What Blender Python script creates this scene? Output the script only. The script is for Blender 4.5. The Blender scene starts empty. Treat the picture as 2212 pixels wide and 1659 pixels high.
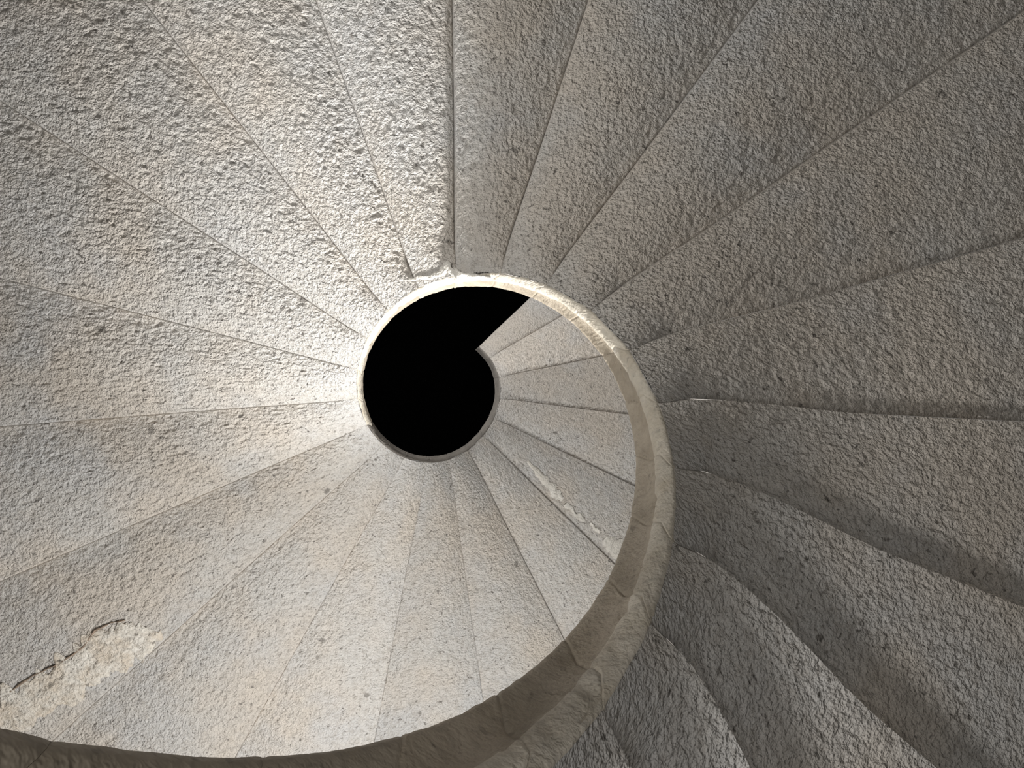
import bpy, bmesh, math, random
import numpy as np
from mathutils import Matrix, Vector, noise
random.seed(4)
PI=math.pi
F=1650.0; R=0.3
CX,CY,RX,RY,Z0,P,TH0,DL,RB,TB=-0.12036,-0.00874,-0.00699,-0.12962,1.50759,2.75587,0.05146,0.32701,0.30284,0.17502
H=P*DL/(2*PI)
RIN=.313; ROUT=2.5
C=bpy.context.scene.collection
sc=bpy.context.scene
# ---------------------------------------------------------------- materials
def nd(nt,t,**k):
    n=nt.nodes.new(t)
    for a,b in k.items(): setattr(n,a,b)
    return n
def stone(name,c1,c2,c3,bump=1.0,fine=1.0,speck=1.0,rough=.7,big=2.6,mott=.5):
    m=bpy.data.materials.new(name); m.use_nodes=True; nt=m.node_tree; L=nt.links.new
    b=nt.nodes['Principled BSDF']; b.inputs['Roughness'].default_value=rough
    b.inputs['Specular IOR Level'].default_value=.5
    tc=nd(nt,'ShaderNodeTexCoord'); co=tc.outputs['Object']
    oi=nd(nt,'ShaderNodeObjectInfo')
    def noi(scale,det=2,rg=.55):
        n=nd(nt,'ShaderNodeTexNoise'); n.inputs['Scale'].default_value=scale; n.inputs['Detail'].default_value=det
        n.inputs['Roughness'].default_value=rg; L(co,n.inputs['Vector']); return n
    def ramp(src,p0,v0,p1,v1):
        r=nd(nt,'ShaderNodeMapRange'); r.inputs[1].default_value=p0; r.inputs[2].default_value=p1
        r.inputs[3].default_value=v0; r.inputs[4].default_value=v1; L(src,r.inputs[0]); return r.outputs[0]
    def mix(f,a,bb):
        x=nd(nt,'ShaderNodeMix',data_type='RGBA')
        L(f,x.inputs[0])
        for i,v in ((6,a),(7,bb)):
            if hasattr(v,'links'): L(v,x.inputs[i])
            else: x.inputs[i].default_value=(*v,1)
        return x.outputs[2]
    n1=noi(big,3,.6); n4=noi(52,2,.6); n5=noi(13,1,.5)
    sp=nd(nt,'ShaderNodeSeparateColor'); L(n1.outputs['Color'],sp.inputs[0])
    sq=nd(nt,'ShaderNodeSeparateColor'); L(n4.outputs['Color'],sq.inputs[0])
    col=mix(ramp(sp.outputs[0],.4,0,.62,1),c1,c2)
    col=mix(ramp(sp.outputs[1],.5,0,.7,.8),col,c3)
    dk=tuple(x*.58 for x in c2)
    col=mix(ramp(sq.outputs[1],.3,mott,.52,0),col,dk)
    col=mix(ramp(sq.outputs[0],.29,.8*speck,.35,0),col,tuple(x*.26 for x in c2))
    col=mix(ramp(n5.outputs[0],.2,.75*speck,.235,0),col,tuple(x*.3 for x in c2))
    hv=nd(nt,'ShaderNodeHueSaturation'); L(col,hv.inputs['Color'])
    L(ramp(oi.outputs['Random'],0,.86,1,1.1),hv.inputs['Value'])
    L(hv.outputs[0],b.inputs['Base Color'])
    m1=noi(115*fine,2,.6)
    bp=nd(nt,'ShaderNodeBump'); bp.inputs['Strength'].default_value=1; bp.inputs['Distance'].default_value=.0115*bump
    L(m1.outputs[0],bp.inputs['Height']); L(bp.outputs[0],b.inputs['Normal'])
    return m
M_step=stone('tooled_limestone',(.58,.56,.53),(.61,.555,.49),(.555,.552,.548))
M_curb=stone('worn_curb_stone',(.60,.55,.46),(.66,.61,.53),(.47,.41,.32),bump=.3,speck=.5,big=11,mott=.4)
M_curbd=stone('shaded_curb_stone',(.40,.345,.27),(.47,.41,.33),(.30,.25,.185),bump=.3,speck=.5,big=11,mott=.4)  # browner stone, with the hollow's shade also put into the colour
M_far=stone('shaded_far_curb_stone',(.18,.165,.145),(.21,.19,.165),(.15,.135,.12),bump=.3,speck=.5,big=9,mott=.4)  # same curb stone darkened; shade put into the colour against strong light
M_plas=stone('broken_plaster',(.76,.72,.65),(.68,.60,.50),(.80,.77,.71),bump=.9,fine=.7,big=14,mott=.6)
M_white=stone('lime_mortar',(.72,.69,.63),(.75,.72,.66),(.64,.60,.53),bump=.6,speck=.2,mott=.4)
M_crack=stone('crack_brown',(.30,.23,.17),(.33,.25,.19),(.27,.21,.16),bump=.3)  # brown lines of the crack above the plaster
M_wall=stone('wall_stone',(.38,.37,.36),(.42,.40,.37),(.34,.34,.34))
M_dark=stone('blacked_out_ceiling',(.001,.001,.001),(.001,.001,.001),(.001,.001,.001),rough=1)  # near-black colour stands for the unlit dark above the well
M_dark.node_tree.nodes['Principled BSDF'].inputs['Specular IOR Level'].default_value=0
# ---------------------------------------------------------------- numpy noise
rng=np.random.default_rng(7)
TAB=rng.random(65536)
def vnoise(X,s,seed=0):
    p=X*s+seed*17.3
    i=np.floor(p).astype(np.int64); f=p-i; f=f*f*(3-2*f)
    def h(a,b,c):
        n=(a*73856093)^(b*19349663)^(c*83492791)
        return TAB[(n^(n>>13))&65535]
    x,y,z=i[:,0],i[:,1],i[:,2]; fx,fy,fz=f[:,0],f[:,1],f[:,2]
    def lx(b,c): return h(x,b,c)*(1-fx)+h(x+1,b,c)*fx
    def ly(c): return lx(y,c)*(1-fy)+lx(y+1,c)*fy
    return (ly(z)*(1-fz)+ly(z+1)*fz)*2-1
# ---------------------------------------------------------------- helpers
def obj(name,verts,faces,mat,parent=None,ang=38):
    me=bpy.data.meshes.new(name); me.from_pydata(verts,[],faces)
    bm=bmesh.new(); bm.from_mesh(me); bmesh.ops.recalc_face_normals(bm,faces=bm.faces)
    bm.to_mesh(me); bm.free()
    me.polygons.foreach_set('use_smooth',[True]*len(me.polygons))
    me.set_sharp_from_angle(angle=math.radians(ang))
    me.materials.append(mat)
    o=bpy.data.objects.new(name,me); C.objects.link(o)
    if parent: o.parent=parent
    return o
def sst(a,b,x):
    t=np.clip((x-a)/(b-a),0,1); return t*t*(3-2*t)
def warp(r,q):
    s=r/R
    A=2.6-2.3*sst(-2.5,3,q)
    return -np.radians(A)*sst(1.0,1.3,s)*(1-sst(1.3,2.4,s))
def edge_th(i): return TH0-i*DL
def edge_z(i): return Z0-P*edge_th(i)/(2*PI)-TB
def widen(q): return .055*sst(16.5,21,q)      # the well opens out a little towards the last steps
def prof(i,u,r):
    # each block starts a little recessed behind the arris of the one below
    k=sst(RIN-.02,RIN+.12,r)
    far=float(sst(10,14,i)); near=1-float(sst(-2.5,1.5,i))
    lip=(.30+.18*near-.18*far)*k
    b=(.95-.2*far-1.35*near)*k
    s=u-b*(u*(1-u))
    return lip+(1-lip)*s
def soffit(i,u,r): return edge_z(i)+H*prof(i,u,r)
def soffit_at(x,y,turn_th):
    r=math.hypot(x,y); th=math.atan2(y,x)
    th-=2*PI*round((th-turn_th)/(2*PI))
    q=(TH0-th)/DL; q=(TH0-(th-float(warp(r,q))))/DL; i=math.floor(q)
    return soffit(i,q-i,r)
def rough(v,amp,s):
    return amp*(noise.noise(v*s)+.5*noise.noise(v*s*2.3))
LAB={
-9:'stone step whose curb end leaves the photo at the lower left corner',
-8:'stone step showing only a brown curb strip just right of the lower left corner',
-7:'stone step showing only brown curb along the bottom edge, below the broken plaster patch',
-6:'stone step showing only brown curb at bottom edge, left of the lowest joint',
-5:'nearest stone step at bottom edge whose curb begins to turn upward',
-4:'dark near stone step at the bottom edge, right of the thick curb',
-3:'dark near wedge step with curved edge, second up from the bottom right of curb',
-2:'shadowed step with S-curved edge running to the lower right corner',
-1:'grey step ending at the right frame edge below the level joint',
0:'dim step pointing straight right with nearly level lower joint',
1:'dim grey step fanning to the right just above the level one',
2:'wide grey step running into the upper right corner',
3:'grey step between the upper right corner and the top edge',
4:'narrow shaded step just right of the vertical joint at top centre',
5:'brightly raked step just left of the vertical joint at top centre',
6:'step with glittering tooled edge, second left of the vertical joint',
7:'broad tooled step reaching the top left corner',
8:'grey step meeting the left frame edge just under the top left corner',
9:'grey-beige step on the left above the level joint',
10:'beige step on the left directly below the level joint',
11:'pale step at the left, above the broken plaster patch',
12:'pale step carrying the broken plaster patch at lower left',
13:'pale smooth step just right of the broken plaster patch',
14:'pale far step hanging straight below the black opening',
15:'far step slightly right of straight below the black opening',
16:'far step on the near side of the white mortar trail, seen through the well',
17:'far step bordering the white mortar trail on its upper side',
18:'far step seen through the well, ending at the curb below the level one',
19:'small level far step right of the black opening',
20:'small far step just under the last smooth step by the black opening',
21:'last smooth pale step, cut off by the slanting black edge'}
def topo(NR,NU):
    a=(np.arange(NR-1)[:,None]*NU+np.arange(NU-1)[None,:]).ravel()
    Fc=np.stack([a,a+1,a+NU+1,a+NU],1).tolist()
    n=NR*NU
    for k in range(NR-1):
        Fc.append((n+2*k,n+2*k+1,n+2*k+3,n+2*k+2))
        Fc.append((k*NU,(k+1)*NU,n+2*k+2,n+2*k))
        Fc.append((k*NU+NU-1,(k+1)*NU+NU-1,n+2*k+3,n+2*k+1))
    Fc.append(tuple(range(0,NU))+(n+1,n))
    Fc.append(tuple((NR-1)*NU+j for j in range(NU))+(n+2*NR-1,n+2*NR-2))
    return Fc
TOPO={}
def make_step(i):
    NR,NU=(70,36) if i<=-5 else ((330,118) if i<13 else (250,96))
    UM=.72 if i==21 else 1.0
    if (NR,NU) not in TOPO: TOPO[(NR,NU)]=topo(NR,NU)
    RS=RIN+(ROUT-RIN)*(np.arange(NR)/(NR-1))**1.35
    th0=edge_th(i)
    e=bpy.data.objects.new('stone_step',None); C.objects.link(e)
    e.location=(R*math.cos(th0),R*math.sin(th0),edge_z(i)); e.empty_display_size=.1
    e['label']=LAB[i]; e['category']='stair step'; e['group']='stone steps of the spiral stair seen from below'
    org=Vector(e.location); og=np.array(org)
    top=edge_z(i)+H*1.35
    g=.0003
    tt=np.arange(NU)/(NU-1); ug=(.72*tt+.28*(.5-.5*np.cos(PI*tt)))*UM
    rr,uu=np.meshgrid(RS,ug,indexing='ij'); rr=rr.ravel(); uu=uu.ravel()
    m=g/(rr*DL); uc=np.clip(uu,m,UM-m)
    th=th0-uc*DL+warp(rr,i+uu); z=soffit(i,uu,rr)
    rx=rr+widen(i+uu)*(ROUT-rr)/(ROUT-RIN)
    d=np.minimum(uu,UM-uu)*rr*DL
    X=np.stack([rx*np.cos(th),rx*np.sin(th),z],1)
    Q=X+np.array([i*3.1,0,0])
    Wp=np.stack([vnoise(Q,38,3),vnoise(Q,38,4),vnoise(Q,38,5)],1)*.008
    a1=np.sqrt(vnoise(Q+Wp,76,1)**2+.012); a2=vnoise(Q+Wp,120,2); a3=vnoise(Q,26,6); a4=vnoise(Q,6,8)
    nearf=1-float(sst(0,4,i))
    fade=(.3*(1-nearf))+(.7+.3*nearf)*sst(0.0005,.010,d); inn=sst(RIN,RIN+.05,rr)
    sl=1/np.sqrt(1+(.44/rr)**2)
    amp=.0044+.0042*float(sst(4,6,i))
    X[:,2]+=((amp*a1+.0022*a2-.002)*(.3+.7*inn)+(.0004*a3+.0008*a4)*inn)*sl*fade*(.35 if i==21 else 1)
    X[:,2]+=.003*(1-nearf)*np.exp(-(d/.0024)**2)*(.4+.6*inn)
    X-=og
    T=[]
    for r in RS:
        for u,qq in ((g/(r*DL),i),(UM-g/(r*DL),i+UM)):
            t=th0-u*DL+float(warp(r,qq)); r3=r+float(widen(qq))*(ROUT-r)/(ROUT-RIN)
            T.append((r3*math.cos(t)-og[0],r3*math.sin(t)-og[1],top-og[2]))
    obj('wedge_block',X.tolist()+T,TOPO[(NR,NU)],M_step,e,ang=60)
    # curb: pale weathered roll below, browner shallow hollow above
    pr=[(.36,.05),(.3145,.006),(.312,.001),(.3085,.002),(.3055,.010),(.303,.022),(.3005,.036),(.2985,.050),(.2975,.062),(.298,.070),(.3005,.077),(.3035,.084),(.3055,.095),(.3063,.110),(.3058,.125),(.3035,.140),(.301,.152),(.2995,.162),(.3,.172),(.303,.182),(.315,.19),(.36,.19)]
    NT=84; V=[];Fc=[]; m=len(pr); MI=[]
    na=.5 if i<=-7 else 1
    rnd=random.Random(i*7+3)
    cracks=[(rnd.uniform(.2,.8),rnd.uniform(2.5,6)*rnd.choice((1,1,-1)),rnd.uniform(.6,1.2)) for _ in range(rnd.choice((1,1,2)))]
    shear=0 if i>=19 else .9
    for j in range(NT):
        tj=j/(NT-1); u0=.5*tj+.5*(.5-.5*math.cos(PI*tj)); u=u0*UM
        e0=min(u0,1-u0)*DL*R
        uu=min(max(u0,.001),.999)*UM
        sh=(.0018 if i>-7 else .001)*math.exp(-(e0/.0022)**2)
        wd=float(widen(i+u))
        for (r,z) in pr:
            zc=min(z,.05)
            th=th0-uu*DL-shear*zc*max(0,1-max(0,z-.05)/.06)
            q=Vector((r*math.cos(th),r*math.sin(th),edge_z(i)+H*u+z))
            chip=.012*max(0,noise.noise(q*26)-.2) if .01<z<.09 else 0
            cr=0
            if i<8:
                for (uc0,s0,dp) in cracks:
                    dd=(u0-uc0-s0*(z-.05)+.03*noise.noise(q*40))*DL*R
                    cr+=.0022*dp*math.exp(-(dd/.0016)**2)*(1 if z<.14 else 0)
            w=(rough(q,.0013,12)+rough(q,.0011,50))*na+(chip+cr)*na
            back=r>.32
            r2=(r if back else r+sh+w)+wd
            zz=q.z+(0 if back else rough(q+Vector((5,5,5)),.0028*na,18))
            V.append(Vector((r2*math.cos(th),r2*math.sin(th),zz))-org)
    for j in range(NT-1):
        for k in range(m):
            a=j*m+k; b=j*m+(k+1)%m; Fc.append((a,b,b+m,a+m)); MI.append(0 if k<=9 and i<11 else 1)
    Fc.append(tuple(range(m))); Fc.append(tuple((NT-1)*m+k for k in range(m))); MI+=[1,1]
    o=obj('curb_segment',V,Fc,M_curb,e,ang=55)
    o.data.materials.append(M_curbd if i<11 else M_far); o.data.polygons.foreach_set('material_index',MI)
    return e
steps={i:make_step(i) for i in range(-9,22)}
# ---------------------------------------------------------------- patches lying on the soffit
ca,sa,cb,sb=math.cos(RX),math.sin(RX),math.cos(RY),math.sin(RY)
RM=Matrix(((1,0,0),(0,ca,-sa),(0,sa,ca)))@Matrix(((cb,0,sb),(0,1,0),(-sb,0,cb)))
CAM=Vector((CX,CY,0))
def hit(x,y,turn):
    d=RM.transposed()@Vector(((x-1106)/F,(y-829.5)/F,1))
    t=1.5
    while t<6:
        p=CAM+d*t
        if math.hypot(p.x,p.y)>.3 and p.z>=soffit_at(p.x,p.y,turn): break
        t+=.004
    for _ in range(8):
        p=CAM+d*t; t-=(p.z-soffit_at(p.x,p.y,turn))/d.z*.6
    return CAM+d*t
def patch(name,mat,parent,pts,turn,thick=.006,lbl=None,nw=9,sub=8,jag=.6,bump=.7):
    V=[];Fc=[];rows=[]
    for a in range(len(pts)-1):
        for s in range(sub):
            t=s/sub; rows.append(tuple(pts[a][q]*(1-t)+pts[a+1][q]*t for q in range(3)))
    rows.append(pts[-1])
    for k,(x,y,w) in enumerate(rows):
        x2,y2,_=rows[min(k+1,len(rows)-1)]; x1,y1,_=rows[max(k-1,0)]
        dx,dy=x2-x1,y2-y1; l=math.hypot(dx,dy); nx,ny=-dy/l,dx/l
        f=lambda sd:w*(1+jag*noise.noise(Vector((k*.25,sd,x*.01)))+jag*.35*noise.noise(Vector((k*.6,sd,3))))
        w1,w2=f(1),f(9)
        for j in range(nw):
            s=j/(nw-1)*2-1; ww=(w1 if s<0 else w2)*s
            q=hit(x+nx*ww,y+ny*ww,turn)
            edge=1-abs(s)**4; edge*=min(1,k/2,(len(rows)-1-k)/2)
            q=q-Vector((0,0,1))*(.0025+thick*edge*(1+bump*noise.noise(q*40)+bump*.8*noise.noise(q*85)))
            V.append(q)
    m=len(V)
    V+=[v+Vector((0,0,.02)) for v in V]
    K=len(rows)
    for k in range(K-1):
        for j in range(nw-1):
            a=k*nw+j; Fc.append((a,a+1,a+nw+1,a+nw)); Fc.append((m+a,m+a+nw,m+a+nw+1,m+a+1))
        for j in (0,nw-1):
            a=k*nw+j; Fc.append((a,a+nw,a+nw+m,a+m))
    for k in (0,K-1):
        for j in range(nw-1):
            a=k*nw+j; Fc.append((a,a+1,a+1+m,a+m))
    org=Vector(parent.location)
    o=obj(name,[v-org for v in V],Fc,mat,parent)
    if lbl:o['label']=lbl
    return o
pp=[(-30,1570,34),(60,1520,44),(140,1470,40),(200,1430,44),(235,1395,48),(290,1385,40),(350,1370,14)]
patch('plaster_patch',M_plas,steps[12],pp,edge_th(12),lbl='broken cream and rust plaster patch',nw=31,sub=12,thick=.005,jag=.9,bump=1.2)
patch('crack',M_crack,steps[12],[(0,1510,1.2),(70,1460,2),(130,1432,1.2),(180,1399,3),(205,1362,2),(240,1345,1),(270,1340,.8)],edge_th(12),thick=.004,nw=5,sub=12,jag=1.6,lbl='dark broken edge above the plaster patch')
for a in ([(1140,995,3),(1175,1035,8),(1205,1070,10),(1215,1080,4)],[(1222,1088,5),(1245,1112,8),(1262,1125,3)],[(1275,1130,3),(1286,1142,5),(1296,1150,3)],[(1305,1165,8),(1325,1180,15),(1350,1205,12)]):
    patch('mortar_trail',M_white,steps[17],a,edge_th(17),thick=.005,nw=9,sub=12,jag=1.0,bump=1.0,lbl='white mortar squeezed out along the joint')
patch('mortar_crust',M_white,steps[5],[(882,603,3),(915,600,5),(950,592,6),(968,572,8),(978,590,8),(1010,594,4),(1060,598,2)],edge_th(5),thick=.004,nw=7,jag=1.3,lbl='white crust of mortar above the curb')
# ---------------------------------------------------------------- setting
def ring(name,r0,r1,z0,z1,mat,n=96):
    V=[];Fc=[]
    for k in range(n):
        a=2*PI*k/n
        for r,z in ((r0,z0),(r1,z0),(r1,z1),(r0,z1)): V.append((r*math.cos(a),r*math.sin(a),z))
    for k in range(n):
        for j in range(4):
            a=k*4+j;b=k*4+(j+1)%4;c=((k+1)%n)*4
            Fc.append((a,b,c+(j+1)%4,c+j))
    o=obj(name,V,Fc,mat); o['kind']='structure'; return o
def disc(name,r,z0,z1,mat,n=96):
    V=[(r*math.cos(2*PI*k/n),r*math.sin(2*PI*k/n),z) for z in (z0,z1) for k in range(n)]
    Fc=[tuple(range(n)),tuple(range(n,2*n))]+[(k,(k+1)%n,n+(k+1)%n,n+k) for k in range(n)]
    o=obj(name,V,Fc,mat); o['kind']='structure'; return o
ring('wall_round',ROUT+.004,ROUT+.3,-1.5,6.0,M_wall)
disc('floor',ROUT,-1.6,-1.5,M_wall)
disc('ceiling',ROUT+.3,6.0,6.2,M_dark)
# ---------------------------------------------------------------- lights
def area(name,loc,tgt,size,en,col,spread=180):
    l=bpy.data.lights.new(name,'AREA'); l.energy=en; l.color=col; l.shape='RECTANGLE'; l.size=size[0]; l.size_y=size[1]; l.spread=math.radians(spread)
    o=bpy.data.objects.new(name,l); C.objects.link(o); o.location=loc
    o.rotation_euler=(Vector(tgt)-Vector(loc)).to_track_quat('-Z','Y').to_euler(); return o
area('window_light_low',(.5,2.1,1.4),(-.8,.3,2.7),(.8,.3),62,(1,.988,.968))
area('raking_light',(.4,2.15,1.3),(-.3,-.95,2.3),(.25,.15),12,(1,.985,.96),spread=50)  # extra spot added to brighten the hot zone on the raked steps
area('fill_light_left',(-2.15,-.2,.95),(1.1,-1.3,1.6),(.5,.4),8,(1,.98,.95),spread=75)  # added fill for the upper right steps, no known window
area('fill_light_high',(-2.2,.75,3.6),(.2,0,4.2),(.35,.4),26,(1,.99,.98))  # added fill for the far flight, no window known there
area('fill_light_top',(-1.3,-1.9,3.2),(.5,.6,4.0),(.35,.4),46,(1,.992,.985))  # added to brighten the dark far steps near the opening
area('lower_fill',(-.8,.85,-.25),(.8,0,1.4),(.35,.35),15,(1,.98,.95))  # added low fill grazing the lower right steps, not a window
area('stairwell_fill',(-.2,.1,-.5),(.2,-.4,3),(.6,.6),6,(1,.98,.95))  # weak fill added below the camera
w=bpy.data.worlds.new('world'); sc.world=w; w.use_nodes=True
w.node_tree.nodes['Background'].inputs[0].default_value=(0,0,0,1)
# ---------------------------------------------------------------- camera
cam=bpy.data.cameras.new('camera'); co=bpy.data.objects.new('camera',cam); C.objects.link(co)
cam.sensor_width=36; cam.lens=F/2212*36; cam.clip_start=.02
M3=RM.transposed()@Matrix(((1,0,0),(0,-1,0),(0,0,-1)))
co.matrix_world=Matrix.Translation(CAM)@M3.to_4x4()
sc.camera=co
sc.view_settings.view_transform='Standard'
